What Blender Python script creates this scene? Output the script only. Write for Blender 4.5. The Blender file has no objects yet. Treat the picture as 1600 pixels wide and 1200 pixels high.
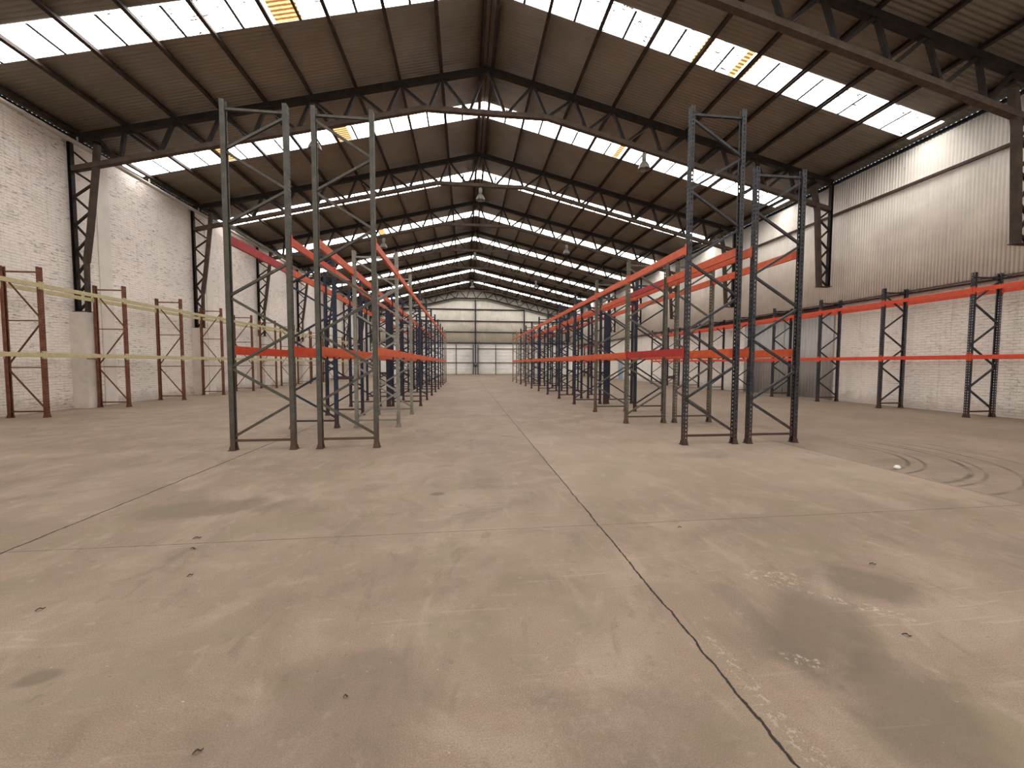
import bpy, bmesh, math, random
from mathutils import Vector, Matrix
random.seed(7)
scene = bpy.context.scene
COL = scene.collection

# ------------------------------------------------------------------ helpers
class MB:
    """collects vertices and faces for ONE mesh"""
    def __init__(s): s.v = []; s.f = []; s.m = []
    def quad(s, a, b, c, d, mi=0):
        n = len(s.v); s.v += [tuple(a), tuple(b), tuple(c), tuple(d)]; s.f.append((n, n+1, n+2, n+3)); s.m.append(mi)
    def box(s, lo, hi, mi=0):
        x0, y0, z0 = lo; x1, y1, z1 = hi; n = len(s.v)
        s.v += [(x0,y0,z0),(x1,y0,z0),(x1,y1,z0),(x0,y1,z0),(x0,y0,z1),(x1,y0,z1),(x1,y1,z1),(x0,y1,z1)]
        for f in ((0,3,2,1),(4,5,6,7),(0,1,5,4),(1,2,6,5),(2,3,7,6),(3,0,4,7)):
            s.f.append(tuple(n+i for i in f)); s.m.append(mi)
    def prism(s, poly, p0, p1, side, up, mi=0):
        """closed section 'poly' (list of (a,b)) swept from p0 to p1; a along side, b along up"""
        p0, p1, side, up = map(Vector, (p0, p1, side, up)); n = len(s.v); k = len(poly)
        for p in (p0, p1):
            for a, b in poly: s.v.append(tuple(p + side*a + up*b))
        for i in range(k):
            j = (i+1) % k; s.f.append((n+i, n+j, n+k+j, n+k+i)); s.m.append(mi)
        s.f.append(tuple(n+i for i in reversed(range(k)))); s.m.append(mi)
        s.f.append(tuple(n+k+i for i in range(k))); s.m.append(mi)
    def bar(s, p0, p1, w, h, up=(0,0,1), mi=0):
        d = (Vector(p1)-Vector(p0)).normalized(); u = Vector(up)
        if abs(d.dot(u)) > .98: u = Vector((0,1,0))
        sd = d.cross(u).normalized(); u = sd.cross(d).normalized()
        s.prism([(-w/2,-h/2),(w/2,-h/2),(w/2,h/2),(-w/2,h/2)], p0, p1, sd, u, mi)
    def chan(s, p0, p1, w, h, t=.006, up=(0,0,1)):
        """U channel, open to -side"""
        d = (Vector(p1)-Vector(p0)).normalized(); u = Vector(up)
        if abs(d.dot(u)) > .98: u = Vector((0,1,0))
        sd = d.cross(u).normalized(); u = sd.cross(d).normalized()
        a, b = w/2, h/2
        s.prism([(-a,-b),(a,-b),(a,b),(-a,b),(-a,b-t),(a-t,b-t),(a-t,-b+t),(-a,-b+t)], p0, p1, sd, u)
    def angle(s, p0, p1, w, h, t=.008, up=(0,0,1)):
        d = (Vector(p1)-Vector(p0)).normalized(); u = Vector(up)
        if abs(d.dot(u)) > .98: u = Vector((0,1,0))
        sd = d.cross(u).normalized(); u = sd.cross(d).normalized()
        a, b = w/2, h/2
        s.prism([(-a,-b),(a,-b),(a,-b+t),(-a+t,-b+t),(-a+t,b),(-a,b)], p0, p1, sd, u)
    def lathe(s, prof, cx=0, cy=0, n=20, mi=0):
        base = len(s.v)
        for r, z in prof:
            for i in range(n):
                a = 2*math.pi*i/n; s.v.append((cx+r*math.cos(a), cy+r*math.sin(a), z))
        for k in range(len(prof)-1):
            for i in range(n):
                j = (i+1) % n
                s.f.append((base+k*n+i, base+k*n+j, base+(k+1)*n+j, base+(k+1)*n+i)); s.m.append(mi)
    def tube(s, pts, r, n=10, mi=0):
        pts = [Vector(p) for p in pts]; base = len(s.v)
        for i, p in enumerate(pts):
            d = (pts[min(i+1, len(pts)-1)] - pts[max(i-1, 0)]).normalized()
            u = Vector((0,0,1)) if abs(d.z) < .9 else Vector((1,0,0))
            a = d.cross(u).normalized(); b = a.cross(d).normalized()
            for k in range(n):
                t = 2*math.pi*k/n; s.v.append(tuple(p + a*(r*math.cos(t)) + b*(r*math.sin(t))))
        for i in range(len(pts)-1):
            for k in range(n):
                j = (k+1) % n
                s.f.append((base+i*n+k, base+i*n+j, base+(i+1)*n+j, base+(i+1)*n+k)); s.m.append(mi)
        s.f.append(tuple(base+k for k in reversed(range(n)))); s.m.append(mi)
        s.f.append(tuple(base+(len(pts)-1)*n+k for k in range(n))); s.m.append(mi)
    def mesh(s, name, mats, smooth=False, weld=False):
        me = bpy.data.meshes.new(name); me.from_pydata(s.v, [], s.f)
        for m in (mats if isinstance(mats, (list, tuple)) else [mats]): me.materials.append(m)
        for p, mi in zip(me.polygons, s.m): p.material_index = mi; p.use_smooth = smooth
        if weld:
            b = bmesh.new(); b.from_mesh(me); bmesh.ops.remove_doubles(b, verts=b.verts, dist=1e-5); b.to_mesh(me); b.free()
        me.update(); return me
    def build(s, name, mats, parent=None, smooth=False, weld=False):
        return link(name, s.mesh(name, mats, smooth, weld), parent)

def link(name, me, parent=None, loc=None):
    o = bpy.data.objects.new(name, me); COL.objects.link(o)
    if parent is not None: o.parent = parent
    if loc is not None: o.location = loc
    return o
def tag(o, label=None, cat=None, group=None, kind='thing'):
    if label: o['label'] = label
    if cat: o['category'] = cat
    if group: o['group'] = group
    if kind: o['kind'] = kind
    return o
def thing(name, loc, label, cat, group=None, rz=0):
    o = bpy.data.objects.new(name, None); COL.objects.link(o); o.location = loc; o.rotation_euler = (0, 0, rz)
    o.empty_display_size = .2
    return tag(o, label, cat, group)
def struct(o, label=None, cat=None):
    o['kind'] = 'structure'
    if label: o['label'] = label
    if cat: o['category'] = cat
    return o
ORD = ['first','second','third','fourth','fifth','sixth','seventh','eighth','ninth','tenth','eleventh','twelfth','thirteenth','fourteenth','fifteenth','sixteenth']

# ------------------------------------------------------------------ node helper
class NT:
    def __init__(s, name):
        s.mat = bpy.data.materials.new(name); s.mat.use_nodes = True; s.t = s.mat.node_tree; s.t.nodes.clear()
        s.out = s.n('ShaderNodeOutputMaterial')
    def n(s, typ, **kw):
        nd = s.t.nodes.new(typ)
        for k, v in kw.items():
            if k.startswith('i_'): nd.inputs[k[2:]].default_value = v
            else: setattr(nd, k, v)
        return nd
    def l(s, a, b): s.t.links.new(a, b)
    def setin(s, nd, idx, v):
        if hasattr(v, 'is_linked') or isinstance(v, bpy.types.NodeSocket): s.l(v, nd.inputs[idx])
        else: nd.inputs[idx].default_value = v
    def m(s, op, a, b=0., c=0., clamp=False):
        nd = s.n('ShaderNodeMath', operation=op, use_clamp=clamp)
        s.setin(nd, 0, a); s.setin(nd, 1, b)
        if len(nd.inputs) > 2: s.setin(nd, 2, c)
        return nd.outputs[0]
    def mix(s, f, a, b, mode='MIX'):
        nd = s.n('ShaderNodeMix', data_type='RGBA', blend_type=mode)
        s.setin(nd, 0, f)
        for i, v in ((6, a), (7, b)):
            if isinstance(v, bpy.types.NodeSocket): s.l(v, nd.inputs[i])
            else: nd.inputs[i].default_value = (*v, 1) if len(v) == 3 else v
        return nd.outputs[2]
    def coord(s): return s.n('ShaderNodeTexCoord').outputs['Object']
    def map(s, vec, scale=(1,1,1), loc=(0,0,0)):
        nd = s.n('ShaderNodeMapping'); s.l(vec, nd.inputs[0]); nd.inputs[3].default_value = scale; nd.inputs[1].default_value = loc
        return nd.outputs[0]
    def noise(s, vec, sc=5, det=4, rough=.55, dist=0):
        nd = s.n('ShaderNodeTexNoise'); s.l(vec, nd.inputs['Vector'])
        nd.inputs['Scale'].default_value = sc; nd.inputs['Detail'].default_value = det; nd.inputs['Roughness'].default_value = rough; nd.inputs['Distortion'].default_value = dist
        return nd.outputs[0]
    def ramp(s, f, a, b, smooth=True):
        nd = s.n('ShaderNodeMapRange', interpolation_type='SMOOTHSTEP' if smooth else 'LINEAR')
        s.l(f, nd.inputs[0]); nd.inputs[1].default_value = a; nd.inputs[2].default_value = b
        return nd.outputs[0]
    def xyz(s, vec):
        nd = s.n('ShaderNodeSeparateXYZ'); s.l(vec, nd.inputs[0]); return nd.outputs
    def bump(s, h, strength=.3, dist=.01):
        nd = s.n('ShaderNodeBump'); s.l(h, nd.inputs['Height']); nd.inputs['Strength'].default_value = strength; nd.inputs['Distance'].default_value = dist
        return nd.outputs[0]
    def finish(s, col, rough=.7, metal=0., bump=None, spec=.5):
        p = s.n('ShaderNodeBsdfPrincipled')
        for k, v in (('Base Color', col), ('Roughness', rough), ('Metallic', metal), ('Specular IOR Level', spec)):
            if isinstance(v, bpy.types.NodeSocket): s.l(v, p.inputs[k])
            elif isinstance(v, tuple): p.inputs[k].default_value = (*v, 1)
            else: p.inputs[k].default_value = v
        if bump is not None: s.l(bump, p.inputs['Normal'])
        s.l(p.outputs[0], s.out.inputs[0]); return s.mat

# ------------------------------------------------------------------ materials
def paint(name, c1, c2, rust=.35, rough=.55, metal=0., scratch=(.35,.33,.30), sc=6., base_rust=.5):
    t = NT(name); v = t.coord()
    n1 = t.noise(v, sc, 5, .6); col = t.mix(t.ramp(n1, .35, .68), c1, c2)
    n2 = t.noise(t.map(v, (1,1,.25), (3,1,0)), 14, 5, .7)
    col = t.mix(t.m('MULTIPLY', t.ramp(n2, .62, .75), .55), col, scratch)
    z = t.xyz(v)[2]
    foot = t.m('MULTIPLY', t.ramp(t.m('ADD', z, t.m('MULTIPLY', n1, -.5)), .35, -.15), base_rust)
    n3 = t.noise(t.map(v, (1,1,1), (9,4,2)), 11, 6, .65)
    r = t.m('MAXIMUM', t.m('MULTIPLY', t.ramp(n3, .58, .72), rust), foot)
    col = t.mix(r, col, (.095,.038,.018))
    return t.finish(col, t.m('MULTIPLY_ADD', r, .3, rough), metal, None, .4)

M = {}
M['grey']  = paint('weathered_grey_paint', (.058,.055,.043), (.088,.082,.066), .18, .55)
M['olive'] = paint('olive_grey_paint', (.085,.080,.062), (.125,.117,.09), .15, .55)
M['navy']  = paint('navy_blue_paint', (.009,.013,.030), (.018,.023,.042), .16, .5, scratch=(.09,.09,.10))
M['slate'] = paint('slate_navy_paint', (.020,.021,.028), (.042,.042,.046), .35, .5, scratch=(.22,.21,.20))
M['blue']  = paint('faded_blue_paint', (.010,.020,.045), (.02,.033,.058), .1, .5, scratch=(.12,.13,.14))
M['zinc']  = paint('galvanised_zinc', (.21,.205,.18), (.30,.29,.255), .12, .5, .2, base_rust=.25)
M['rustred'] = paint('rust_red_primer', (.13,.042,.024), (.20,.085,.045), .5, .7, scratch=(.24,.13,.08))
M['dustbrown'] = paint('dusty_tan_paint', (.20,.16,.125), (.26,.21,.165), .2, .6)
M['orange'] = paint('orange_beam_paint', (.56,.085,.026), (.66,.125,.04), .10, .5, scratch=(.55,.28,.17), base_rust=0)
M['orangered'] = paint('orange_red_beam_paint', (.56,.055,.02), (.64,.08,.028), .06, .5, scratch=(.5,.2,.12), base_rust=0)
M['crimson'] = paint('crimson_beam_paint', (.36,.02,.02), (.45,.035,.028), .06, .5, scratch=(.5,.15,.1), base_rust=0)
M['cream'] = paint('cream_beam_paint', (.45,.375,.20), (.53,.45,.26), .05, .55, scratch=(.7,.63,.45), base_rust=0)

def steel(name, c1, c2, rough=.7):
    t = NT(name); v = t.coord(); n = t.noise(v, 4, 5, .65)
    n2 = t.noise(t.map(v, (1,1,1), (5,2,1)), 22, 4, .6)
    col = t.mix(t.ramp(n, .35, .7), c1, c2); col = t.mix(t.m('MULTIPLY', t.ramp(n2, .6, .75), .5), col, (.14,.085,.055))
    return t.finish(col, rough, 0, None, .3)
M['steel'] = steel('dark_brown_structural_steel', (.010,.0065,.005), (.021,.014,.011))
M['dusty'] = steel('dusty_brown_steel', (.055,.037,.025), (.085,.06,.043))
M['colsteel'] = steel('column_brown_steel', (.042,.029,.02), (.068,.048,.035))
M['purlin'] = steel('purlin_brown_steel', (.024,.015,.011), (.045,.029,.022))
M['girt'] = steel('girt_red_brown_steel', (.07,.04,.032), (.11,.07,.055))
M['blacksteel'] = steel('black_frame_steel', (.02,.02,.024), (.045,.045,.05))

# floor ------------------------------------------------------------
FK = .71
def floor_mat():
    t = NT('worn_concrete_floor'); v = t.coord(); X, Y, Z = t.xyz(v)
    big = t.noise(v, .35, 5, .6, .4); mid = t.noise(t.map(v, (1,1,1), (4,9,0)), 1.5, 5, .62, .6); fine = t.noise(v, 9, 6, .7); grit = t.noise(v, 90, 2, .7)
    col = t.mix(t.ramp(big, .35, .66), (.335,.245,.182), (.43,.325,.25))
    col = t.mix(t.m('MULTIPLY', t.ramp(mid, .50, .66), .55), col, (.50,.40,.32))
    col = t.mix(t.m('MULTIPLY', t.ramp(mid, .50, .34), .6), col, (.255,.195,.14))
    st = t.noise(t.map(v, (1,.35,1), (2,5,0)), 3.2, 4, .65, .8)
    col = t.mix(t.m('MULTIPLY', t.ramp(st, .56, .70), .4), col, (.54,.44,.35))
    col = t.mix(t.m('MULTIPLY', t.ramp(st, .42, .30), .5), col, (.22,.165,.12))
    grain = t.noise(t.map(v, (1,1,1), (1,8,0)), 150, 2, .7)
    col = t.mix(t.m('MULTIPLY', t.ramp(grain, .5, .36), .42), col, (.20,.155,.11))
    col = t.mix(t.m('MULTIPLY', t.ramp(grain, .52, .68), .36), col, (.58,.50,.42))
    grn = t.noise(t.map(v, (1,1,1), (21,3,0)), 1.1, 5, .6)
    col = t.mix(t.m('MULTIPLY', t.ramp(grn, .52, .66), .55), col, (.30,.255,.165))
    col = t.mix(t.m('MULTIPLY', t.ramp(fine, .55, .75), .45), col, (.56,.47,.39))
    col = t.mix(t.m('MULTIPLY', t.ramp(fine, .42, .28), .45), col, (.20,.15,.115))
    scr = t.noise(t.map(v, (.5,9,1), (3,1,0)), 2.6, 3, .6, 1.2)
    col = t.mix(t.m('MULTIPLY', t.m('MULTIPLY', t.ramp(scr, .60, .68), t.ramp(big, .4, .6)), .35), col, (.62,.53,.44))
    spk = t.noise(t.map(v, (1,1,1), (7,3,0)), 38, 2, .5)
    col = t.mix(t.m('MULTIPLY', t.ramp(spk, .735, .77), .5), col, (.75,.68,.6))
    col = t.mix(t.m('MULTIPLY', t.ramp(spk, .27, .235), .6), col, (.10,.075,.06))
    # the slab beyond the joint at X=6 is smoother and darker
    col = t.mix(t.m('MULTIPLY', t.ramp(X, 5.99, 6.01), .36), col, (.27,.20,.145))
    col = t.mix(t.m('MULTIPLY', t.m('MULTIPLY', t.ramp(X, 1.2, 1.26), t.ramp(X, 6.02, 5.98)), t.m('MULTIPLY', t.ramp(Y, 3.4, 5.2), t.m('MULTIPLY', t.ramp(Y, 10, 7), .25))), col, (.60,.49,.385))
    def blob(cx, cy, rx, ry, rot=0., e=.55):
        c, s_ = math.cos(rot), math.sin(rot)
        dx = t.m('SUBTRACT', X, cx); dy = t.m('SUBTRACT', Y, cy)
        a = t.m('DIVIDE', t.m('ADD', t.m('MULTIPLY', dx, c), t.m('MULTIPLY', dy, s_)), rx)
        b = t.m('DIVIDE', t.m('SUBTRACT', t.m('MULTIPLY', dy, c), t.m('MULTIPLY', dx, s_)), ry)
        d = t.m('SQRT', t.m('ADD', t.m('MULTIPLY', a, a), t.m('MULTIPLY', b, b)))
        d = t.m('ADD', d, t.m('MULTIPLY', t.m('SUBTRACT', mid, .5), 1.6))
        return t.ramp(d, 1.15, e)
    # oil stains
    for (cx, cy, rx, ry, ro, k) in ((2.72,2.35,.42,.26,-.5,.6),(2.05,2.0,.55,.28,.75,.6),(1.95,1.45,.5,.26,.9,.5),(-.32,4.59,.10,.07,0,.75),(-2.03,2.07,.10,.06,.3,.6),(-2.6,4.4,.8,.3,.1,.4),(-.6,1.7,.7,.4,.4,.3),(6.7,5.4,.5,.22,.2,.35),(.7,1.5,.5,.3,.2,.3),(3.9,6.1,.5,.25,0,.35),(.2,5.2,.35,.5,0,.25)):
        col = t.mix(t.m('MULTIPLY', blob(cx, cy, rx, ry, ro), k), col, (.175,.135,.098))
    # crumbled pale patches
    flake = t.ramp(t.noise(v, 26, 5, .75), .53, .58)
    for (cx, cy, rx, ry, ro, k) in ((2.15,2.5,.28,.12,-.2,.6),(2.42,2.15,.34,.06,-.75,.75),(1.72,1.75,.12,.04,-.4,.6),(1.32,1.55,.06,.6,0,.5),(.6,1.75,.5,.4,.4,.12)):
        col = t.mix(t.m('MULTIPLY', t.m('MULTIPLY', blob(cx, cy, rx, ry, ro), flake), k), col, (.66,.56,.45))
    # tyre marks swinging round beyond the right joint
    dx = t.m('SUBTRACT', X, 5.8); dy = t.m('SUBTRACT', Y, 6.35)
    rr = t.m('SQRT', t.m('ADD', t.m('MULTIPLY', dx, dx), t.m('MULTIPLY', dy, dy)))
    side = t.m('MULTIPLY', t.ramp(X, 6.0, 6.1), t.ramp(dy, .9, .2))
    for r0, w, k in ((1.42,.04,.95),(1.60,.035,.85),(2.04,.05,.95),(2.18,.035,.7),(2.5,.04,.8),(2.9,.05,.5)):
        ring = t.ramp(t.m('ABSOLUTE', t.m('SUBTRACT', rr, r0)), w, w*.2)
        col = t.mix(t.m('MULTIPLY', t.m('MULTIPLY', ring, side), t.m('MULTIPLY', t.ramp(mid, .3, .6), k)), col, (.13,.10,.08))
    # saw-cut and cast joints
    wob = t.m('MULTIPLY', t.m('SUBTRACT', t.noise(v, 3, 5, .7), .5), .07)
    chip = t.noise(v, 14, 5, .7)
    jt = None
    for ax, p, w, k in ((X,1.23,.0075,1.),(X,-3.64,.0105,1.),(X,6.0,.006,.9),(X,-8.2,.008,.6),(X,10.8,.006,.5),(Y,3.53,.0035,.85)):
        d = t.m('ABSOLUTE', t.m('ADD', t.m('SUBTRACT', ax, p), wob if w > .007 else t.m('MULTIPLY', wob, .25)))
        ww = t.m('MULTIPLY', t.m('MULTIPLY_ADD', chip, 1.6, .2), w)
        j = t.m('MULTIPLY', t.m('SUBTRACT', 1., t.ramp(t.m('DIVIDE', d, ww), .55, 1.2)), k)
        jt = j if jt is None else t.m('MAXIMUM', jt, j)
    col = t.mix(jt, col, (.035,.025,.02))
    h = t.m('SUBTRACT', t.m('ADD', t.m('MULTIPLY', fine, .5), t.m('MULTIPLY', grit, .12)), t.m('MULTIPLY', jt, 1.5))
    col = t.mix(1., col, (FK,FK*.97,FK*.92), 'MULTIPLY')
    return t.finish(col, t.m('MULTIPLY_ADD', mid, .25, .55), 0, t.bump(h, .25, .012), .3)
M['floor'] = floor_mat()

def brick_mat(name, tint=(.74,.67,.60), dark=.45, seed=0):
    t = NT(name); v = t.coord(); X, Y, Z = t.xyz(v)
    cb = t.n('ShaderNodeCombineXYZ'); t.l(Y, cb.inputs[0]); t.l(Z, cb.inputs[1]); t.l(X, cb.inputs[2]); u = cb.outputs[0]
    warp = t.noise(u, 2.5, 3, .5)
    br = t.n('ShaderNodeTexBrick'); wv = t.n('ShaderNodeVectorMath', operation='MULTIPLY_ADD')
    t.l(u, wv.inputs[0]); wv.inputs[1].default_value = (1,1,1)
    cw = t.n('ShaderNodeCombineXYZ'); t.l(t.m('MULTIPLY', warp, .05), cw.inputs[1]); t.l(cw.outputs[0], wv.inputs[2]); t.l(wv.outputs[0], br.inputs['Vector'])
    br.inputs['Scale'].default_value = 1.; br.inputs['Brick Width'].default_value = .27; br.inputs['Row Height'].default_value = .085; br.inputs['Mortar Size'].default_value = .010; br.inputs['Mortar Smooth'].default_value = .6
    mort = br.outputs['Fac']
    big = t.noise(u, .5, 5, .6, .3); mid = t.noise(t.map(u, (1,1,1), (3+seed,2,1)), 2.2, 6, .65)
    col = t.mix(t.ramp(big, .3, .7), tint, tuple(min(1, c*1.12) for c in tint))
    col = t.mix(t.m('MULTIPLY', t.ramp(mid, .52, .72), .4), col, tuple(c*.72 for c in tint))
    dash = t.noise(t.map(u, (2.4, 13, 1), (seed,0,0)), 1.9, 5, .68)
    dk = t.m('MULTIPLY', t.ramp(dash, .56, .66), dark)
    patch = t.ramp(t.noise(t.map(u, (1,1,1), (11+seed,5,2)), .8, 3, .5), .30, .62)
    col = t.mix(t.m('MULTIPLY', dk, patch), col, (.22,.175,.145))
    col = t.mix(t.m('MULTIPLY', mort, .22), col, (.35,.29,.25))
    # damp and dirt just above the slab
    lowd = t.m('MULTIPLY', t.ramp(t.m('ADD', Z, t.m('MULTIPLY', mid, -.7)), .15, -.3), .5)
    col = t.mix(lowd, col, (.33,.25,.19))
    drip = t.noise(t.map(u, (3.5,.22,1), (2,seed,0)), 2, 4, .6)
    col = t.mix(t.m('MULTIPLY', t.ramp(drip, .58, .74), .3), col, (.45,.385,.33))
    h = t.m('SUBTRACT', t.m('MULTIPLY', mid, .5), t.m('ADD', t.m('MULTIPLY', mort, .55), t.m('MULTIPLY', dk, .6)))
    return t.finish(col, .85, 0, t.bump(h, .7, .03), .2)
M['brick'] = brick_mat('white_painted_brick', (.82,.75,.68), .85)
M['brick2'] = brick_mat('white_washed_brick', (.84,.77,.69), .5, 6)

def plaster(name, c, k=.8):
    t = NT(name); v = t.coord(); n = t.noise(v, 1.6, 6, .65); n2 = t.noise(v, 14, 5, .6)
    col = t.mix(t.ramp(n, .35, .7), c, tuple(x*k for x in c)); col = t.mix(t.m('MULTIPLY', t.ramp(n2, .6, .78), .3), col, tuple(x*.5 for x in c))
    return t.finish(col, .85, 0, t.bump(n2, .15, .01), .2)
M['plaster'] = plaster('smooth_pale_plaster', (.70,.63,.56))
M['plasterband'] = plaster('light_plaster_band', (.76,.70,.63), .86)

def sheet(name, c, vertical=True, dirt=.35):
    t = NT(name); v = t.coord(); X, Y, Z = t.xyz(v)
    n = t.noise(v, .7, 5, .6); st = t.noise(t.map(v, (3,3,.2) if vertical else (.25,2,2)), 2.2, 5, .65)
    col = t.mix(t.ramp(n, .3, .7), c, tuple(x*.82 for x in c))
    col = t.mix(t.m('MULTIPLY', t.ramp(st, .54, .72), dirt), col, tuple(x*.5 for x in c))
    spot = t.noise(t.map(v, (1,1,.5), (4,4,4)), 9, 4, .7)
    col = t.mix(t.m('MULTIPLY', t.ramp(spot, .68, .76), .5), col, (.12,.10,.085))
    return t.finish(col, .6, 0, None, .35)
M['clad'] = sheet('pale_grey_corrugated_cladding', (.88,.81,.72))
M['endclad'] = sheet('beige_end_cladding', (.92,.85,.73), True, .2)
M['doorclad'] = sheet('grey_corrugated_door_sheet', (.46,.44,.41))
M['doorwhite'] = sheet('white_door_sheet', (.95,.91,.84), False, .25)
M['roof'] = sheet('brown_grey_roof_sheet', (.225,.185,.142), False, .3)
M['pipe'] = plaster('grey_plastic_pipe', (.42,.375,.325))
M['alu'] = NT('dull_aluminium').finish((.22,.21,.19), .5, .3)
M['lens'] = NT('frosted_lamp_glass').finish((.75,.72,.66), .35)
M['bluedoor'] = plaster('pale_blue_door_paint', (.33,.40,.45), .85)
M['boxgrey'] = plaster('dark_grey_box_paint', (.06,.065,.075), .8)
M['dark'] = NT('dark_gap').finish((.02,.018,.016), .9)
M['leaf'] = NT('dry_leaf').finish((.045,.032,.022), .9)
M['litter'] = NT('white_crumpled_plastic').finish((.75,.72,.68), .5)

# translucent roof lights: daylight comes through the sheet, dirt and laps darken it
SKY = 8.0
FILLW = 350.  # power of the added fill light behind the camera
def skylight(name, dirty):
    t = NT(name); v = t.coord(); X, Y, Z = t.xyz(v)
    if dirty:
        b = t.m('SINE', t.m('MULTIPLY', Y, 2*math.pi/.13)); n = t.noise(t.map(v, (3,9,1)), 3, 5, .7)
        f = t.ramp(t.m('ADD', t.m('MULTIPLY', b, .3), n), .3, .75)
        col = t.mix(f, (.045,.02,.006), (.15,.098,.045)); st = SKY*1.0
    else:
        # leaf litter lying in the corrugations
        fl = t.noise(t.map(v, (4.2,21,1)), 1.0, 3, .6); pt = t.noise(v, .55, 3, .5)
        k = t.m('MULTIPLY', t.ramp(fl, .575, .60), t.ramp(pt, .44, .54))
        tint = t.noise(t.map(v, (1,1,1), (3,3,3)), .8, 3, .5)
        col = t.mix(t.ramp(tint, .6, .8), (1,.985,.97), (.72,.60,.38))
        col = t.mix(k, col, (.012,.010,.008)); st = SKY
    e = t.n('ShaderNodeEmission'); t.l(col, e.inputs[0]); e.inputs[1].default_value = st
    t.l(e.outputs[0], t.out.inputs[0]); return t.mat
M['sky'] = skylight('translucent_roof_sheet', False)
M['skydirty'] = skylight('brown_stained_translucent_sheet', True)
M['lap'] = NT('dirty_sheet_lap').finish((.05,.045,.04), .9)

# ------------------------------------------------------------------ geometry constants
H = 1.5; S = 1.045
def SX(x): return x*S
def SZ(z): return H + (z-H)*S
D = 5.6288*S; T0 = 14.2816*S - D                 # truss stations: T0 + k*D
NT_TR = 9
XR, ZR = SX(.783), SZ(11.684)
XL, ZL = SX(-12.2317), SZ(8.509)
XRT, ZRT = SX(14.1603), SZ(8.599)
sl, sr = (ZR-ZL)/(XR-XL), (ZR-ZRT)/(XRT-XR)
def ztop(x): return ZR - (sl*(XR-x) if x < XR else sr*(x-XR))       # top chord centre line
YB0, YB1 = -9.0, T0 + 8*D + .45                   # building ends
WXL, WXR, WXS = -12.88, 15.42, 15.18              # brick wall left, brick wall right, sheet wall right
DZ = .065 + .125 + .028                           # chord half + purlin + corrugation -> sheet mid level

# ------------------------------------------------------------------ floor, walls
mb = MB(); mb.box((WXL-.3, YB0-.3, -.2), (WXR+.3, YB1+.3, 0)); struct(mb.build('floor', M['floor']), 'worn brown concrete slab with cast joints', 'floor')

mb = MB(); mb.box((WXL-.25, YB0, 0), (WXL, YB1, 8.77)); wl = struct(mb.build('wall_left', M['brick']), 'white painted rough brick wall', 'wall')
for k in range(NT_TR):
    y = T0 + k*D
    p = MB(); p.box((WXL-.01, y-.21, 0), (-12.43, y+.13, SZ(3.13)-.02)); p.build('pilaster', M['plaster'], wl)
    p = MB(); p.box((WXL-.01, y+.95, 0), (WXL+.03, y+1.45, 8.5)); p.build('plaster_band', M['plasterband'], wl)

def corrug_wall(mbx, y0, y1, z0, z1, x, pitch, amp, inward=-1):
    n = int((y1-y0)/pitch*4); cols = []
    for i in range(n+1):
        y = y0 + (y1-y0)*i/n; cols.append((x + amp*math.sin(2*math.pi*y/pitch), y))
    base = len(mbx.v)
    for (xx, y) in cols: mbx.v += [(xx, y, z0), (xx, y, z1)]
    for i in range(n):
        a = base+2*i; mbx.f.append((a, a+1, a+3, a+2)); mbx.m.append(0)
    return mbx
DY0, DY1 = 15.35, 20.25                           # sliding door in the right wall
mb = MB(); mb.box((WXR, YB0, 0), (WXR+.25, DY0, 4.3)); mb.box((WXR, DY1, 0), (WXR+.25, YB1, 4.3)); mb.box((WXR, DY0, 3.92), (WXR+.25, DY1, 4.3))
wr = struct(mb.build('wall_right', M['brick2']), 'whitewashed lower brick wall below metal cladding', 'wall')
mb = MB(); corrug_wall(mb, YB0, YB1, 4.0, 8.885, WXS, .096, .016)
c = mb.build('cladding', M['clad'], wr, smooth=True); sm = c.modifiers.new('thick', 'SOLIDIFY'); sm.thickness = .004
mb = MB(); mb.box((WXS+.03, YB0, 3.97), (WXR+.2, YB1, 3.995)); mb.build('ledge_flashing', M['girt'], wr)

# sliding corrugated door with its rail
dr = thing('door_1', (0,0,0), 'grey corrugated sliding door in the whitewashed wall', 'door'); dr['kind'] = 'structure'
mb = MB(); corrug_wall(mb, DY0-.25, (DY0+DY1)/2, .005, 3.86, WXR-.05, .17, .02); o = mb.build('door_leaf', M['doorclad'], dr, True)
o.modifiers.new('thick', 'SOLIDIFY').thickness = .004
mb = MB(); corrug_wall(mb, (DY0+DY1)/2-.10, DY1+.2, .005, 3.86, WXR-.10, .17, .02); o = mb.build('door_leaf', M['doorclad'], dr, True)
o.modifiers.new('thick', 'SOLIDIFY').thickness = .004
mb = MB(); mb.box((WXR-.14, DY0-.5, 3.80), (WXR-.02, 25.2, 3.96)); mb.build('sliding_rail', M['colsteel'], dr)

# trims on the right wall
def trim(i, m, *boxes):
    mb = MB()
    for b in boxes: mb.box(*b)
    return struct(mb.build('trim_%d' % i, m))
trim(1, M['girt'], ((WXS-.10, YB0, 7.60), (WXS-.025, YB1, 7.69)))
trim(2, M['girt'], ((WXS-.045, YB0, 4.0), (WXS-.02, YB1, 4.05)))
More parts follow.
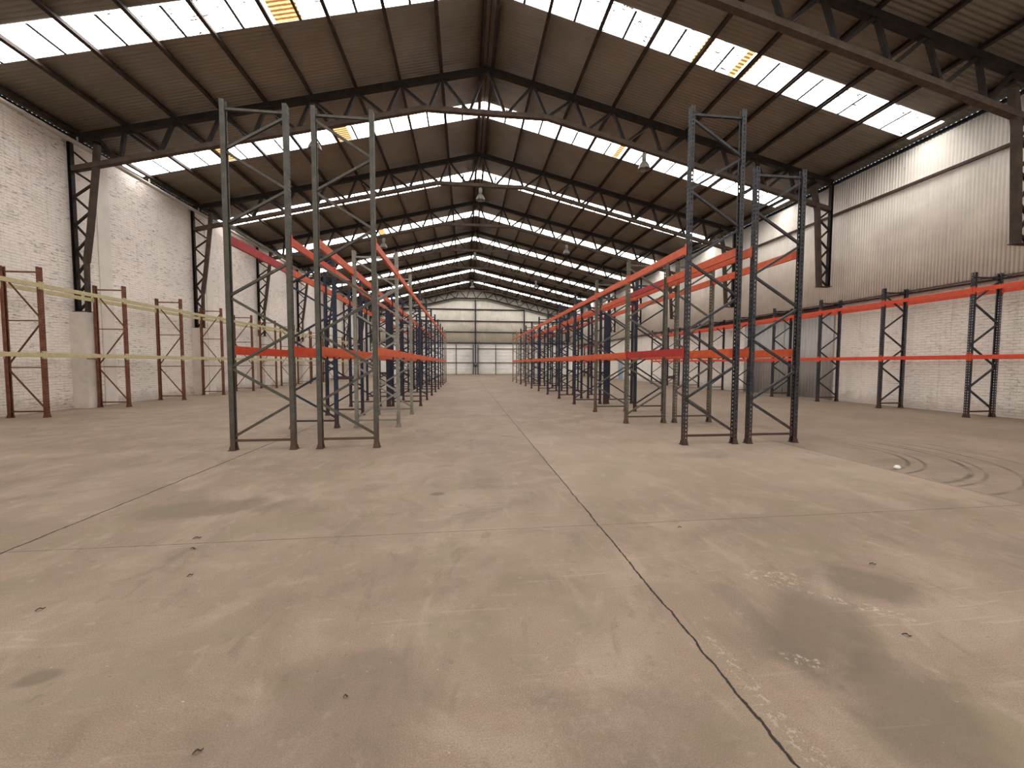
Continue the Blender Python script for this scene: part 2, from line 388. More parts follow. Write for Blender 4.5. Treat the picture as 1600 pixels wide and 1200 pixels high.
# small far door
d2 = thing('door_2', (0,0,0), 'pale blue personnel door far along the whitewashed wall', 'door'); d2['kind'] = 'structure'
mb = MB(); mb.box((WXR-.05, 37.55, .02), (WXR-.005, 38.75, 2.1)); mb.build('door_leaf', M['bluedoor'], d2)
mb = MB(); mb.box((WXR-.07, 37.45, 0), (WXR-.004, 37.54, 2.2)); mb.build('door_jamb', M['plaster'], d2)
mb = MB(); mb.box((WXR-.07, 38.76, 0), (WXR-.004, 38.85, 2.2)); mb.build('door_jamb', M['plaster'], d2)
mb = MB(); mb.box((WXR-.09, 37.65, 1.0), (WXR-.052, 37.78, 1.06)); mb.build('door_handle', M['alu'], d2)

# rear wall behind the photographer
mb = MB(); mb.box((WXL-.25, YB0-.25, 0), (WXR+.25, YB0, 12.6)); struct(mb.build('wall_rear', M['clad']), 'metal clad wall at the near end', 'wall')

# far end wall: sheet cladding above, tall white doors below
YE = YB1
def corr_end(z0, z1f, x0, x1, pitch, amp, y):
    mb = MB(); n = int((x1-x0)/pitch*4)
    for i in range(n+1):
        x = x0+(x1-x0)*i/n; mb.v += [(x, y+amp*math.sin(2*math.pi*x/pitch), z0), (x, y+amp*math.sin(2*math.pi*x/pitch), z1f(x))]
    for i in range(n): mb.f.append((2*i, 2*i+2, 2*i+3, 2*i+1)); mb.m.append(0)
    return mb
we = struct(corr_end(4.42, lambda x: ztop(x)+.3, WXL-.2, WXR+.2, .25, .018, YE).build('wall_back', M['endclad'], None, True), 'beige sheet clad gable end wall', 'wall')
we.modifiers.new('thick', 'SOLIDIFY').thickness = .005
mb = MB(); mb.box((WXL-.2, YE+.1, 0), (WXR+.2, YE+.2, 4.5)); mb.build('lower_wall', M['doorwhite'], we)
tn = 3
CX = 1.42
for z in (4.42, 5.95, 7.50, 9.12):
    x1 = 8.26 if z > 9 else 14.9
    trim(tn, M['blacksteel'], ((-12.6, YE-.17, z-.075), (x1, YE-.03, z+.075))); tn += 1
for x, z1, w in ((CX, 10.42, .16), (8.32, 9.15, .16), (11.75, 8.5, .2), (-6.3, 9.2, .16)):
    trim(tn, M['blacksteel'], ((x-w/2, YE-.34, 0), (x+w/2, YE-.19, z1))); tn += 1
def big_door(i, x0, x1, stiles, label):
    d = thing('door_%d' % i, (0,0,0), label, 'door'); d['kind'] = 'structure'
    mb = MB(); n = 9
    zs = [.04 + (4.30-.04)*k/(n*4) for k in range(n*4+1)]
    for k in range(n*4+1):
        a = .012*math.sin(2*math.pi*k/4); mb.v += [(x0, YE-.06+a+.05, zs[k]), (x1, YE-.06+a+.05, zs[k])]
    for k in range(n*4): mb.f.append((2*k, 2*k+1, 2*k+3, 2*k+2)); mb.m.append(0)
    o = mb.build('door_leaf', M['doorwhite'], d, True); o.modifiers.new('thick', 'SOLIDIFY').thickness = .004
    for z in (3.66, 1.68):
        mb = MB(); mb.box((x0, YE-.10, z-.04), (x1, YE-.03, z+.04)); mb.build('door_rail', M['blacksteel'], d)
    for x in stiles:
        mb = MB(); mb.box((x-.045, YE-.17, .02), (x+.045, YE-.11, 4.28)); mb.build('door_stile', M['blacksteel'], d)
big_door(3, -9.0, 1.16, (-6.2, -1.27, 1.12), 'white sliding gable door, leaf toward the brick wall')
big_door(4, 1.70, 11.4, (1.76, 4.27, 7.6), 'white sliding gable door, leaf toward the clad wall')
e = thing('electric_box', (CX, YE-.36, 1.1), 'dark meter box fixed to the centre post of the gable wall', 'electrical box')
mb = MB(); mb.box((-.22,-.12,0), (.22,0,.62)); mb.build('case', M['boxgrey'], e)
mb = MB(); mb.box((-.15,-.135,.3), (.15,-.122,.52)); mb.build('window', M['alu'], e)
mb = MB(); mb.tube([(.05,-.06,0), (.05,-.06,-1.08)], .03, 8); mb.build('conduit', M['alu'], e)

# ------------------------------------------------------------------ roof sheets and roof lights
SKW, SK0 = .98, 11.19
PIT, AMP = .13, .011
sk = []
y = SK0
while y > YB0 + D: y -= D
while y < YB1 - 2: sk.append(y); y += D
segs = []; prev = YB0
for y in sk: segs.append((prev, y)); prev = y + SKW
segs.append((prev, YB1+.15))
def zsheet(x, y): return ztop(x) + DZ + AMP*math.sin(2*math.pi*y/PIT)
mb = MB()
for (a, b) in segs:
    for x0, x1 in ((WXL-.035, XR-.02), (XR+.02, WXS+.025)):
        n = int(round((b-a)/PIT*6)); base = len(mb.v)
        for i in range(n+1):
            yy = a+(b-a)*i/n; mb.v += [(x0, yy, zsheet(x0, yy)), (x1, yy, zsheet(x1, yy))]
        for i in range(n):
            q = base+2*i; mb.f.append((q, q+1, q+3, q+2)); mb.m.append(0)
for y0 in sk:
    base = len(mb.v)
    for i in range(46):
        yy = y0 + SKW*i/45; mb.v += [(14.92, yy, zsheet(14.92, yy)), (WXS+.025, yy, zsheet(WXS+.025, yy))]
    for i in range(45):
        q = base+2*i; mb.f.append((q, q+1, q+3, q+2)); mb.m.append(0)
ce = struct(mb.build('ceiling', M['roof'], None, True), 'brown grey corrugated roof sheets', 'ceiling')
ce.modifiers.new('thick', 'SOLIDIFY').thickness = .004
mb = MB()
mb.prism([(-.34,-.34*sl),(0,0),(.34,-.34*sr),(.34,-.34*sr+.01),(0,.012),(-.34,-.34*sl+.01)], (XR, YB0, ZR+DZ+AMP+.02), (XR, YB1, ZR+DZ+AMP+.02), (1,0,0), (0,0,1))
mb.build('ridge_cap', M['dusty'], ce)

# purlin stations
PLn = [XR-.20] + [SX(v) for v in (-.77,-2.16,-3.6,-5.03,-6.45,-7.82,-9.23,-10.65)] + [SX(-12.05)]
PRn = [XR+.20] + [SX(v) for v in (2.40,3.88,5.32,6.76,8.16,9.55,10.93,12.37)] + [SX(13.95)]
dirty = {}    # strip index -> list of (x0,x1) stained panels
i0 = min(range(len(sk)), key=lambda i: abs(sk[i]-SK0))
dirty[i0] = [(-5.15,-4.45), (7.0,7.22), (8.25,8.46), (8.52,8.72)]
dirty[i0+1] = [(-9.75,-9.25), (-5.25,-4.72), (6.72,6.95)]
dirty[i0+3] = [(-6.0,-5.6)]
wn = 1
for si, y0 in enumerate(sk):
    for side, pts in ((-1, PLn), (1, PRn)):
        xa, xb = (WXL-.035, XR-.02) if side < 0 else (XR+.02, 14.92)
        cuts = {xa, xb}
        for (p, q) in dirty.get(si, []):
            if xa < p < xb: cuts |= {p, q}
        cuts = sorted(cuts); mb = MB()
        for a, b in zip(cuts, cuts[1:]):
            d_ = any(p-1e-6 <= a and b <= q+1e-6 for p, q in dirty.get(si, []))
            n = 15
            for i in range(n):
                ya, yb = y0 + SKW*i/n, y0 + SKW*(i+1)/n
                z = lambda x, yy: ztop(x) + DZ + AMP*math.sin(2*math.pi*(yy-y0)/PIT)*.6
                mb.quad((a, ya, z(a, ya)), (b, ya, z(b, ya)), (b, yb, z(b, yb)), (a, yb, z(a, yb)), 1 if d_ else 0)
        w = struct(mb.build('window_%d' % wn, [M['sky'], M['skydirty']], None, False, True), None, 'roof light'); wn += 1
        w['label'] = 'translucent roof light strip, %s, slope toward the %s' % (('%s from the camera' % ORD[si-i0]) if si >= i0 else ('behind the camera, number %s' % ORD[si]), 'brick wall' if side < 0 else 'clad wall')
        # sheet laps between the purlins
        for a, b in zip(pts, pts[1:]):
            xm = (a+b)/2; l_ = MB()
            l_.bar((xm, y0+.01, ztop(xm)+DZ-.03), (xm, y0+SKW-.01, ztop(xm)+DZ-.03), .075, .012); l_.build('sheet_lap', M['lap'], w)

# purlins (each one continuous line)
def purlin(x, i, side):
    s_ = sl if side < 0 else -sr
    up = Vector((-s_, 0, 1)).normalized(); zc = ztop(x) + .065 + .003 + .06
    mb = MB(); mb.chan((0, YB0+.02, 0), (0, YB1-.02, 0), .10, .118, .008, up)
    o = mb.build('roof_purlin', M['purlin']); o.location = (x, 0, zc)
    who = 'brick wall' if side < 0 else 'clad wall'
    tag(o, ('dark steel purlin beside the ridge on the slope toward the %s' % who) if i == 0 else ('dark steel roof purlin, %s down from the ridge toward the %s' % (ORD[i-1], who)), 'purlin', 'roof purlins')
for i, x in enumerate(PLn): purlin(x, i, -1)
for i, x in enumerate(PRn): purlin(x, i, 1)
# eave beams on the wall tops
mb = MB(); mb.chan((0, YB0+.02, 0), (0, YB1-.02, 0), .14, .22, .01)
o = mb.build('eave_beam', M['steel']); o.location = (WXL-.075, 0, 8.885); tag(o, 'dark eave beam along the top of the brick wall', 'beam')
mb = MB(); mb.chan((0, YB0+.02, 0), (0, YB1-.02, 0), .10, .13, .01)
o = mb.build('eave_beam', M['blacksteel']); o.location = (WXS+.03, 0, 8.955); tag(o, 'dark eave beam along the top of the metal cladding', 'beam')
# drain pipe under the eave of the brick wall
pp = thing('drain_pipe', (0,0,0), 'long grey drain pipe along the top of the brick wall', 'pipe')
mb = MB(); mb.tube([(-12.42, YB0+.05, 8.58), (-12.42, T0+D*.5, 8.58), (-12.42, YB1-.6, 8.55)], .07, 14); mb.build('pipe', M['pipe'], pp, True)
yy = 3.0
while yy < YB1-1:
    mb = MB(); mb.lathe([(.082,-.03),(.082,.03)], n=14); o = mb.build('pipe_socket', M['pipe'], pp, True); o.location = (-12.42, yy+1.3, 8.575); o.rotation_euler = (math.pi/2,0,0)
    mb = MB(); mb.box((WXL+.005, -.015, .06), (-12.40, .015, .085)); mb.box((-12.435,-.015,.06),(-12.405,.015,.2))
    o = mb.build('bracket', M['pipe'], pp); o.location = (0, yy, 8.59); yy += D/2

# ------------------------------------------------------------------ trusses
TLn = [XR] + [SX(v) for v in (-.77,-2.16,-3.6,-5.03,-6.45,-7.82,-9.23,-10.65)] + [XL]
TRn = [XR] + [SX(v) for v in (2.40,3.88,5.32,6.76,8.16,9.55,10.93,12.37)] + [XRT]
KL, KR, KZ = SX(-1.32), SX(2.91), SZ(10.2)
def zbot(x):
    if x < KL: return KZ - (KZ-SZ(7.57))/(KL-SX(-12.18))*(KL-x)
    if x > KR: return KZ - (KZ-SZ(7.59))/(SX(13.97)-KR)*(x-KR)
    return KZ
truss_mesh = {}
def tpart(root, key, name, mat, fn):
    if key not in truss_mesh:
        mb = MB(); fn(mb); truss_mesh[key] = mb.mesh(name, mat)
    return link(name, truss_mesh[key], root)
XOL, XOR = -12.78, SX(14.17)      # outer column chords
def xin_l(z):   # inner chord of the tapered column, brick side
    pts = [(3.21,-12.49),(SZ(4.69),-12.46),(SZ(5.7),-12.30),(SZ(7.6),-12.05),(SZ(8.2),-11.98)]
    for (a, xa), (b, xb) in zip(pts, pts[1:]):
        if z <= b: return xa+(xb-xa)*(z-a)/(b-a)
    return pts[-1][1]
def xin_r(z):
    pts = [(SZ(4.5),SX(13.80)),(SZ(7.45),SX(13.60)),(SZ(8.2),SX(13.42))]
    for (a, xa), (b, xb) in zip(pts, pts[1:]):
        if z <= b: return xa+(xb-xa)*(z-a)/(b-a)
    return pts[-1][1]
def make_truss(k):
    y = T0 + k*D
    where = ('nearest, mostly above the view' if k == 0 else 'standing against the gable end wall' if k == NT_TR-1 else '%s full arch from the camera' % ORD[k-1])
    r = thing('roof_truss', (0, y, 0), 'dark lattice roof truss with tapered legs, ' + where, 'roof truss', 'portal roof trusses')
    tpart(r, 'tcl', 'top_chord', M['steel'], lambda m: m.bar((XR, 0, ZR-.042), (XL, 0, ZL-.042), .18, .19))
    tpart(r, 'tcr', 'top_chord', M['steel'], lambda m: m.bar((XR, 0, ZR-.042), (XRT, 0, ZRT-.042), .18, .19))
    bm_, bk = (M['steel'], 'e') if k == NT_TR-1 else (M['dusty'], '')
    tpart(r, 'bcl'+bk, 'bottom_chord', bm_, lambda m: m.chan((XOL+.06, 0, zbot(XOL)), (KL, 0, KZ), .17, .16, .012))
    tpart(r, 'bcm'+bk, 'bottom_chord', bm_, lambda m: m.chan((KL+.001, 0, KZ), (KR-.001, 0, KZ), .17, .16, .012))
    tpart(r, 'bcr'+bk, 'bottom_chord', bm_, lambda m: m.chan((KR, 0, KZ), (XOR-.06, 0, zbot(XOR)), .17, .16, .012))
    for sd, nodes in (('l', TLn), ('r', TRn)):
        for j in range(9):
            a, b = nodes[j], nodes[j+1]
            if j == 8: b = XL+.75 if sd == 'l' else XRT-.75
            m_ = (a+b)/2 + (.24 if sd == 'l' else -.24)*(1 if j else .6)
            for q, tx in enumerate((a, b)):
                if tx == XR: tx += -.06 if sd == 'l' else .06
                tpart(r, ('w', sd, j, q), 'web_strut', M['steel'], lambda m, tx=tx, m_=m_: m.bar((tx, 0, ztop(tx)-.05), (m_ + (.05 if tx > m_ else -.05), 0, zbot(m_)+.05), .09, .105, (0,1,0)))
    # legs
    ztl, ztr = ztop(XOL)-.05, ztop(XOR)-.05
    zb_l, zb_r = SZ(3.13), SZ(4.55)
    tpart(r, 'ol', 'outer_post', M['steel'], lambda m: m.chan((XOL, 0, zb_l+.02), (XOL, 0, ztl), .13, .10, .012, (1,0,0)))
    def inl(m):
        zs = [zb_l+.02, SZ(4.69), SZ(5.7), SZ(7.6), SZ(8.35)]
        for a, b in zip(zs, zs[1:]): m.bar((xin_l(a), 0, a), (xin_l(b), 0, b), .13, .09 if b < 4.95 else .14, (1,0,0))
    tpart(r, 'il', 'inner_post', M['colsteel'], inl)
    tpart(r, 'fl', 'foot_plate', M['colsteel'], lambda m: m.box((XOL-.08, -.12, zb_l-.004), (-12.425, .12, zb_l+.019)))
    tpart(r, 'or', 'outer_post', M['steel'], lambda m: m.chan((XOR, 0, zb_r+.02), (XOR, 0, ztr), .13, .10, .012, (1,0,0)))
    def inr(m):
        zs = [zb_r+.02, SZ(7.45), SZ(8.3)]
        for a, b in zip(zs, zs[1:]): m.bar((xin_r(a), 0, a), (xin_r(b), 0, b), .15, .16, (1,0,0))
    tpart(r, 'ir', 'inner_post', M['colsteel'], inr)
    tpart(r, 'fr', 'foot_plate', M['colsteel'], lambda m: m.box((xin_r(zb_r)-.09, -.11, zb_r-.004), (XOR+.10, .11, zb_r+.019)))
    # lacing, flipping side to side
    zs = [zb_l+.06, 3.50, 3.80, 4.12, 4.45, 4.80, 5.2, 5.62, 6.05, 6.5, 6.95, 7.4, 7.8]
    for j, (a, b) in enumerate(zip(zs, zs[1:])):
        if j == 1: continue
        if j % 2 == 0: p, q = (XOL+.05, a), (xin_l(b)-.03, b)
        else: p, q = (xin_l(a)-.03, a), (XOL+.05, b)
        tpart(r, ('ll', j), 'lacing_bar', M['steel'], lambda m, p=p, q=q: m.bar((p[0], 0, p[1]), (q[0], 0, q[1]), .06, .055, (0,1,0)))
    tpart(r, ('ll', 'k'), 'lacing_bar', M['steel'], lambda m: m.bar((XOL+.05, .04, 8.42), (xin_l(7.85), .04, 7.82), .05, .05, (0,1,0)))
    zs = [zb_r+.06, 5.0, 5.4, 5.8, 6.2, 6.6, 7.0, 7.4, 7.75]
    for j, (a, b) in enumerate(zip(zs, zs[1:])):
        if j % 2 == 0: p, q = (XOR-.05, a), (xin_r(b)+.05, b)
        else: p, q = (xin_r(a)+.05, a), (XOR-.05, b)
        tpart(r, ('lr', j), 'lacing_bar', M['steel'], lambda m, p=p, q=q: m.bar((p[0], 0, p[1]), (q[0], 0, q[1]), .06, .055, (0,1,0)))
    return r
for k in range(NT_TR): make_truss(k)

# ------------------------------------------------------------------ high bay lamps
lamp_me = {}
def lamp(x, k, z, lab):
    y = T0 + k*D
    z = min(zbot(x-.05), zbot(x+.05)) - .094 - .47
    r = thing('high_bay_lamp', (x, y, z), lab, 'lamp', 'high bay lamps under the trusses')
    zt = .47
    if not lamp_me:
        m = MB(); m.lathe([(0,.43),(.07,.43),(.085,.40),(.085,.14),(.06,.13)], n=18); lamp_me['housing'] = m.mesh('ballast_housing', M['alu'], True)
        m = MB(); m.lathe([(.06,.125),(.085,.11),(.15,.04),(.20,-.06),(.225,-.17),(.235,-.18),(.228,-.165),(.20,-.06),(.145,.035),(.08,.10)], n=24); lamp_me['reflector'] = m.mesh('reflector', M['alu'], True)
        m = MB(); m.lathe([(0,-.085),(.04,-.08),(.06,-.04),(.055,.03),(.03,.095)], n=16); lamp_me['bulb'] = m.mesh('bulb', M['lens'], True)
    link('ballast_housing', lamp_me['housing'], r); link('reflector', lamp_me['reflector'], r); link('bulb', lamp_me['bulb'], r)
    m = MB(); m.tube([(0,0,.425), (0,0,zt-.004)], .012, 8); m.build('hanger_rod', M['blacksteel'], r)
LX = (SX(-4.95), SX(.76), SX(6.52))
for k in range(1, NT_TR-1):
    zc = {0: SZ(8.88), 1: SZ(9.80), 2: SZ(8.86)}
    for s_ in ((0, 2) if k % 2 else (1,)):
        lamp(LX[s_], k, zc[s_], 'grey bell shaped high bay lamp hanging from the %s arch, %s' % (ORD[k-1], ('brick wall side', 'under the ridge', 'clad wall side')[s_]))

# ------------------------------------------------------------------ pallet racking
# perforated upright post, web facing +x, standing on z=0
def post_mesh(hh, mat, side_holes=True):
    mb = MB(); P = .075; n = int(hh/P)
    web = [-.05,-.036,-.018,.018,.036,.05]                 # y cells, holes in cells 1 and 3
    sid = [-.032,-.006,.010,.04]                           # x cells, hole in cell 1
    for i in range(n):
        z0, z1, z2 = i*P, i*P+.042, (i+1)*P
        if i == n-1: z2 = hh
        for (za, zb, open_) in ((z0, z1, False), (z1, z2, True)):
            if open_:
                for j in range(5):
                    if j in (1, 3): continue
                    mb.quad((.04,web[j],za),(.04,web[j+1],za),(.04,web[j+1],zb),(.04,web[j],zb))
                for sy in (-.05, .05):
                    for j in ((0, 2) if side_holes else (0, 1, 2)): mb.quad((sid[j],sy,za),(sid[j+1],sy,za),(sid[j+1],sy,zb),(sid[j],sy,zb))
            else:
                mb.quad((.04,-.05,za),(.04,.05,za),(.04,.05,zb),(.04,-.05,zb))
                for sy in (-.05, .05): mb.quad((-.032,sy,za),(.04,sy,za),(.04,sy,zb),(-.032,sy,zb))
        z2 = hh if i == n-1 else z2
    for sy in (-1, 1):
        mb.quad((-.032,sy*.05,0),(-.032,sy*.026,0),(-.032,sy*.026,hh),(-.032,sy*.05,hh))
        mb.quad((-.032,sy*.026,0),(-.020,sy*.026,0),(-.020,sy*.026,hh),(-.032,sy*.026,hh))
    return mb.mesh('post', mat, False, True)
def plate_mesh(mat):
    mb = MB(); mb.box((-.05,-.07,0), (.075,.07,.008))
    mb.prism([(-.045,0),(.062,0),(.045,.075),(-.034,.075)], (0,-.056,.008), (0,-.0515,.008), (1,0,0), (0,0,1))
    mb.prism([(-.045,0),(.062,0),(.045,.075),(-.034,.075)], (0,.0515,.008), (0,.056,.008), (1,0,0), (0,0,1))
    mb.box((.0415,-.05,.008), (.047,.05,.07))
    return mb.mesh('foot_plate', mat)
cache = {}
def cm(key, fn):
    if key not in cache: cache[key] = fn()
    return cache[key]
def frame(x, y, depth, hh, paintc, style, mirror, lab, group, brace=None, post2=None):
    """one ladder frame: two posts (each with its foot plate) tied by bars and diagonals"""
    r = thing('rack_upright', (x, y, 0), lab, 'rack upright', group)
    m = M[paintc]; mbr = M[brace or paintc]; hd = depth/2; m2 = M[post2 or paintc]; pc2 = post2 or paintc
    for sx, pc, mm in ((-1, paintc, m), (1, pc2, m2)):
        o = link('post', cm(('post', hh, pc), lambda: post_mesh(hh, mm, pc in ('zinc','slate','olive'))), r, (sx*hd, 0, 0))
        if sx < 0: o.rotation_euler = (0, 0, math.pi)
        link('foot_plate', cm(('plate', pc), lambda: plate_mesh(mm)), o)
    a = hd - .012
    def barm(name, p, q, w=.04, h=.04):
        key = (name, brace or paintc, round(p[0],3), round(p[1],3), round(q[0],3), round(q[1],3))
        def fn():
            b = MB(); b.chan((p[0],0,p[1]), (q[0],0,q[1]), w, h, .004, (0,1,0)); return b.mesh(name, mbr)
        link(name, cm(key, fn), r)
    s = -1 if mirror else 1
    barm('cross_bar', (-a, .17), (a, .17)); barm('cross_bar', (-a, hh-.14), (a, hh-.14))
    if style == 'zig':
        z0, z1 = .22, hh-.2
        n = max(2, round((z1-z0)/.62)); st = (z1-z0)/n
        for i in range(n):
            za, zb = z0+i*st+.02, z0+(i+1)*st-.02
            p, q = ((-a*s, za), (a*s, zb)) if i % 2 == 0 else ((a*s, za), (-a*s, zb))
            barm('diagonal_brace', p, q)
    else:
        lv = [.17, 1.38, 2.65, hh-.2]
        barm('cross_bar', (-a, 1.38), (a, 1.38), .03, .03); barm('cross_bar', (-a, 2.65), (a, 2.65), .03, .03)
        for i in range(3):
            za, zb = lv[i]+.06, lv[i+1]-.05
            p, q = ((a*s, za), (-a*s, zb)) if i % 2 == 0 else ((-a*s, za), (a*s, zb))
            barm('diagonal_brace', p, q, .03, .03)
    return r
def beam(x, ya, yb, z, out, paintc, lab, group, conn, hgt=.15):
    """one beam between two frames, its outer face flush with the post web; out = +1/-1 which way the web faces"""
    L = yb - ya; r = thing('rack_beam', (x, (ya+yb)/2, z), lab, 'rack beam', group)
    m = M[paintc]; yl = L/2 - .0535
    def fn():
        b = MB(); w0, w1 = -.010, .040
        b.prism([(w0,-hgt/2),(w1,-hgt/2),(w1,hgt*.22),(w1-.018,hgt*.22),(w1-.018,hgt/2),(w0,hgt/2)], (0,-yl,0), (0,yl,0), (1,0,0), (0,0,1))
        return b.mesh('span', m)
    o = link('span', cm(('span', paintc, round(L,3), hgt), fn), r)
    if out < 0: o.rotation_euler = (0,0,math.pi)
    if conn:
        for sy in (-1, 1):
            def fc():
                b = MB(); b.box((.043, yl-.002, -.11), (.0485, L/2-.004, .10)); b.box((.005, yl-.0015, -.11), (.0485, yl+.0025, .10)); return b.mesh('end_connector', m)
            c = link('end_connector', cm(('conn', paintc, round(L,3)), fc), r)
            if out < 0: c.rotation_euler = (0,0,math.pi); 
            if sy*out < 0: c.scale = (1,-1,1)
    return r

ZLO, ZUP = 1.727, 3.605
def rack_row(xc, depth, ys, cols, heights, mirrors, rowname, group, bcol, style='zig', conn_bays=6, brace=None, faces=('wall face','aisle face'), bh=.15, cut=0):
    for i, y in enumerate(ys):
        c = cols(i); cname = CN[c]
        lab = '%s ladder upright, %s from the front, %s' % (cname, ORD[i-cut], rowname)
        if i < cut: lab = '%s ladder upright, near end, outside the view, %s' % (cname, rowname)
        if i == 0 and heights(0) > 5: lab = 'tall %s end upright, %s' % (cname, rowname)
        f = frame(xc, y, depth, heights(i), c, style, mirrors(i), lab, group+' uprights', brace)
    for i in range(len(ys)-1):
        for lv, z in (('lower', ZLO), ('upper', ZUP)):
            for fi, sx in enumerate((-1, 1)):
                pc = bcol(i, lv, sx)
                lab = '%s %s beam, %s, %s, %s' % (CN[pc], lv, ('%s bay from the front' % ORD[i]) if not cut else ('bay cut by the frame' if i < cut else '%s full bay' % ORD[i-cut]), faces[fi], rowname)
                beam(xc + sx*depth/2, ys[i], ys[i+1], z, sx, pc, lab, group+' beams', i < conn_bays, bh)
CN = {'grey':'grey-green','olive':'olive grey','navy':'navy','slate':'dark slate','blue':'blue','zinc':'galvanised','rustred':'rusty brown','dustbrown':'dusty tan','orange':'orange','orangered':'orange-red','crimson':'crimson','cream':'cream'}

YL = [7.32] + [9.67+2.362*k for k in range(11)]
YR = [6.95] + [9.65+2.432*k for k in range(11)]
# brick-side double rack
rack_row((-3.97-3.00)/2, .97, YL, lambda i: 'grey' if i == 0 else 'blue' if i == 1 else 'navy' if i < 10 else 'dustbrown', lambda i: 5.85 if i == 0 else 4.1, lambda i: i % 2 == 1,
   'outer row, brick-side double rack', 'brick-side double rack outer row',
   lambda i, lv, sx: 'crimson' if (i == 0 and lv == 'upper' and sx < 0) else 'orangered' if i == 0 else 'orange', faces=('brick side','inner side'))
rack_row((-2.54-1.595)/2, .945, YL, lambda i: 'grey' if i == 0 else 'zinc' if i < 3 else 'navy' if i < 10 else 'dustbrown', lambda i: 5.85 if i == 0 else 4.1, lambda i: i % 2 == 0,
   'aisle row, brick-side double rack', 'brick-side double rack aisle row',
   lambda i, lv, sx: 'orange', faces=('inner side','aisle side'))
# cladding-side double rack
rack_row((4.06+5.045)/2, .985, YR, lambda i: 'slate' if i == 0 else 'olive' if i < 3 else 'navy' if i < 10 else 'dustbrown', lambda i: 6.12 if i == 0 else 4.1, lambda i: i % 2 == 0,
   'aisle row, clad-side double rack', 'clad-side double rack aisle row',
   lambda i, lv, sx: 'crimson' if (i == 0 and lv == 'lower' and sx < 0) or (i == 1 and lv == 'upper' and sx > 0) else 'orange', faces=('aisle side','inner side'))
rack_row((5.355+6.29)/2, .935, YR, lambda i: 'slate' if i == 0 else 'olive' if i < 2 else 'navy' if i < 10 else 'dustbrown', lambda i: 5.13 if i == 0 else 4.1, lambda i: i % 2 == 1 if i else True,
   'outer row, clad-side double rack', 'clad-side double rack outer row',
   lambda i, lv, sx: 'orange', faces=('inner side','clad side'))
# rack along the brick wall
YW = [12.34+2.695*k for k in range(-1, 14)]
rack_row((-12.35-11.48)/2, .87, YW, lambda i: 'rustred', lambda i: 4.1, lambda i: i in (4,5,8,9,12), 'rack along the brick wall', 'brick wall rack',
   lambda i, lv, sx: 'cream', style='ladder', conn_bays=7, faces=('wall side','open side'), bh=.115, cut=1)
# racks along the clad wall
YQ = [9.74+2.43*k for k in range(-1, 9)]
rack_row((14.24+15.09)/2, .85, YQ, lambda i: 'slate' if i < 5 else 'navy', lambda i: 4.1, lambda i: i % 2 == 1, 'rack along the clad wall', 'clad wall rack',
   lambda i, lv, sx: 'orangered', conn_bays=6, faces=('open side','wall side'), bh=.115, cut=1)
YQ2 = [42.0+2.43*k for k in range(4)]
rack_row((14.24+15.09)/2, .85, YQ2, lambda i: 'rustred', lambda i: 4.1, lambda i: i % 2 == 1, 'far rack beyond the blue door', 'far clad wall rack',
   lambda i, lv, sx: 'orangered', conn_bays=0, faces=('open side','wall side'), bh=.115)

# row spacers tying the two rows of each double rack back to back
def spacer(x0, x1, y, z, lab, mat):
    r = thing('row_spacer', ((x0+x1)/2, y, z), lab, 'row spacer', 'blue row spacers')
    h = (x1-x0)/2
    m = MB(); m.chan((-h+.006,0,0), (h-.006,0,0), .05, .07, .005); m.build('tie_bar', mat, r)
    for s_ in (-1, 1):
        m = MB(); m.box((s_*h-.003-s_*.003-.0015, -.045, -.06), (s_*h-.003*s_+.0015, .045, .06)); m.build('end_plate', mat, r)
for nm, ys, xa, xb, idx in (('brick-side', YL, -3.00+.042, -2.54-.042, (1,3,5,7,9)), ('clad-side', YR, 5.045+.042, 5.355-.042, (1,2,3,4,5,6,7,8))):
    for i in idx:
        for lv, z in (('lower', 1.17), ('upper', 3.38)):
            spacer(xa, xb, ys[i], z, 'blue %s row spacer joining the %s uprights of the %s double rack' % (lv, ORD[i], nm), M['blue'])
# wide blue guard sleeves on one inner post of each double rack
for nm, x, y, s_ in (('brick-side', -2.67, YL[3], 1), ('clad-side', 5.222, YR[3], 1)):
    r = thing('post_guard', (x, y-.085, 0), 'broad navy guard box standing against the fourth inner post, %s double rack' % nm, 'post guard', 'navy post guards')
    m = MB(); m.prism([(-.075,-.03),(.075,-.03),(.075,.018),(.068,.018),(.068,-.023),(-.068,-.023),(-.068,.018),(-.075,.018)], (0,0,.012), (0,0,3.42), (1,0,0), (0,1,0)); m.build('channel', M['navy'], r)
    m = MB(); m.box((-.085,-.045,0), (.085,.0,.011)); m.build('foot_plate', M['navy'], r)
    for z in (.5, 1.3):
        m = MB(); m.box((-.06,-.036,z), (.06,-.031,z+.09)); m.build('rivet_plate', M['blue'], r)

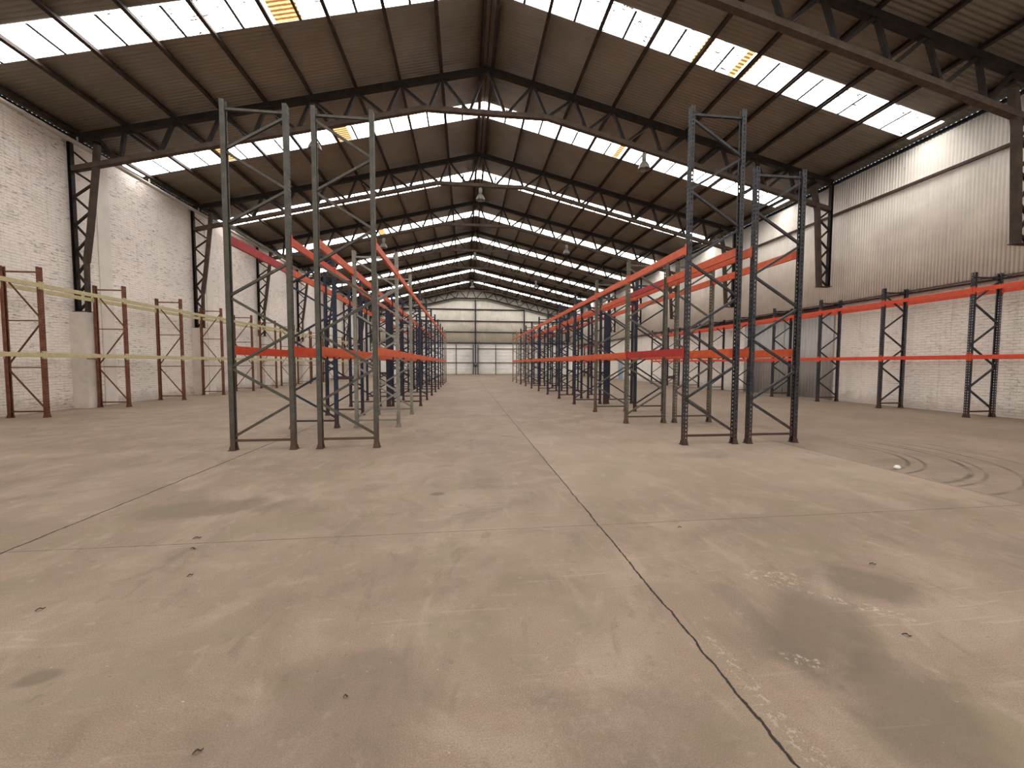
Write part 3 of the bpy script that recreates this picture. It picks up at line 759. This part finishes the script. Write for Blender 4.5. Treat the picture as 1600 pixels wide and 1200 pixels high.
# ------------------------------------------------------------------ litter on the slab
def scrap(x, y, L, a, lab):
    L *= .7; m = MB(); w = L*.2; n = 4
    top = [(-L/2+L*i/n, w*math.sin(math.pi*i/n)*.5+.002, .004+.012*math.sin(2.2*i)**2) for i in range(n+1)]
    for i in range(n):
        (xa, wa, za), (xb, wb, zb) = top[i], top[i+1]
        m.quad((xa,-wa,za),(xb,-wb,zb),(xb,0,zb+.004),(xa,0,za+.004)); m.quad((xa,0,za+.004),(xb,0,zb+.004),(xb,wb,zb),(xa,wa,za))
    o = m.build('leaf_scrap', M['leaf'], None, False, True); o.location = (x, y, .0); o.rotation_euler = (0,0,a)
    o.modifiers.new('thick', 'SOLIDIFY').thickness = .002
    tag(o, lab, 'leaf scrap', 'dark scraps on the slab')
for a in ((-1.935,2.98,.055,.9,'dark dry scrap on the slab, isolated in the open floor nearest the long cross joint'),
          (-2.57,2.66,.06,.8,'dark thin scrap on the slab, farthest out toward the brick wall'),
          (-2.29,3.63,.09,.3,'long dark twig lying just past the cross joint'),
          (-2.19,3.42,.07,-.3,'short dark twig lying just before the cross joint'),
          (-.54,1.79,.03,0,'tiny black crumb on the slab nearest the photographer'),
          (-1.03,1.59,.05,.5,'dark crumpled scrap in the nearest floor, brick wall side'),
          (3.03,2.58,.07,-.2,'dark scrap beside the large oil stain'),
          (2.42,1.86,.06,-.6,'small dark scrap below the large oil stain'),
          (1.95,3.38,.05,0,'dark scrap touching the cross joint beyond the centre joint')):
    scrap(*a)
m = MB(); m.lathe([(0,0),(.035,.0),(.045,.02),(.03,.045),(.012,.05),(0,.048)], n=9)
o = m.build('plastic_cup', M['litter'], None); o.location = (6.2,5.0,0); o.rotation_euler = (.0,0,.4); o.scale = (1.3,.9,1)
tag(o, 'small white crumpled plastic cup beside the tyre marks', 'litter')

# ------------------------------------------------------------------ light, world, camera
# added fill light inside the near end wall, which has no opening
ld = bpy.data.lights.new('door_daylight', 'AREA'); ld.shape = 'RECTANGLE'; ld.size = 14; ld.size_y = 5; ld.energy = FILLW; ld.color = (1,.98,.95)
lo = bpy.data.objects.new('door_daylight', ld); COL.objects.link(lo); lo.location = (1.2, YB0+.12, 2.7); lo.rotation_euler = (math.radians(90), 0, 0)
w = bpy.data.worlds.new('overcast'); scene.world = w; w.use_nodes = True
bg = w.node_tree.nodes['Background']; bg.inputs[0].default_value = (.80,.90,1.0,1); bg.inputs[1].default_value = 2.5

cam = bpy.data.cameras.new('camera'); co = bpy.data.objects.new('camera', cam); COL.objects.link(co); scene.camera = co
p, yw, ro = .05016432, .11655589, .00209165
F = Vector((math.sin(yw)*math.cos(p), math.cos(yw)*math.cos(p), -math.sin(p)))
R = Vector((math.cos(yw), -math.sin(yw), 0)); U = R.cross(F)
R2 = math.cos(ro)*R + math.sin(ro)*U; U2 = -math.sin(ro)*R + math.cos(ro)*U
co.matrix_world = Matrix(((R2.x,U2.x,-F.x,0),(R2.y,U2.y,-F.y,0),(R2.z,U2.z,-F.z,H),(0,0,0,1)))
cam.sensor_fit = 'HORIZONTAL'; cam.sensor_width = 36; cam.lens = 621.402/1600*36; cam.clip_start = .05; cam.clip_end = 300

vs = scene.view_settings; vs.view_transform = 'Standard'; vs.look = 'None'; vs.gamma = 1; vs.use_curve_mapping = False; vs.exposure = 0.55
scene.cycles.max_bounces = 5; scene.cycles.diffuse_bounces = 4; scene.cycles.glossy_bounces = 2; scene.cycles.use_adaptive_sampling = True; scene.cycles.adaptive_threshold = .05; scene.cycles.adaptive_min_samples = 12; scene.cycles.use_denoising = True
scene.cycles.sample_clamp_indirect = 8
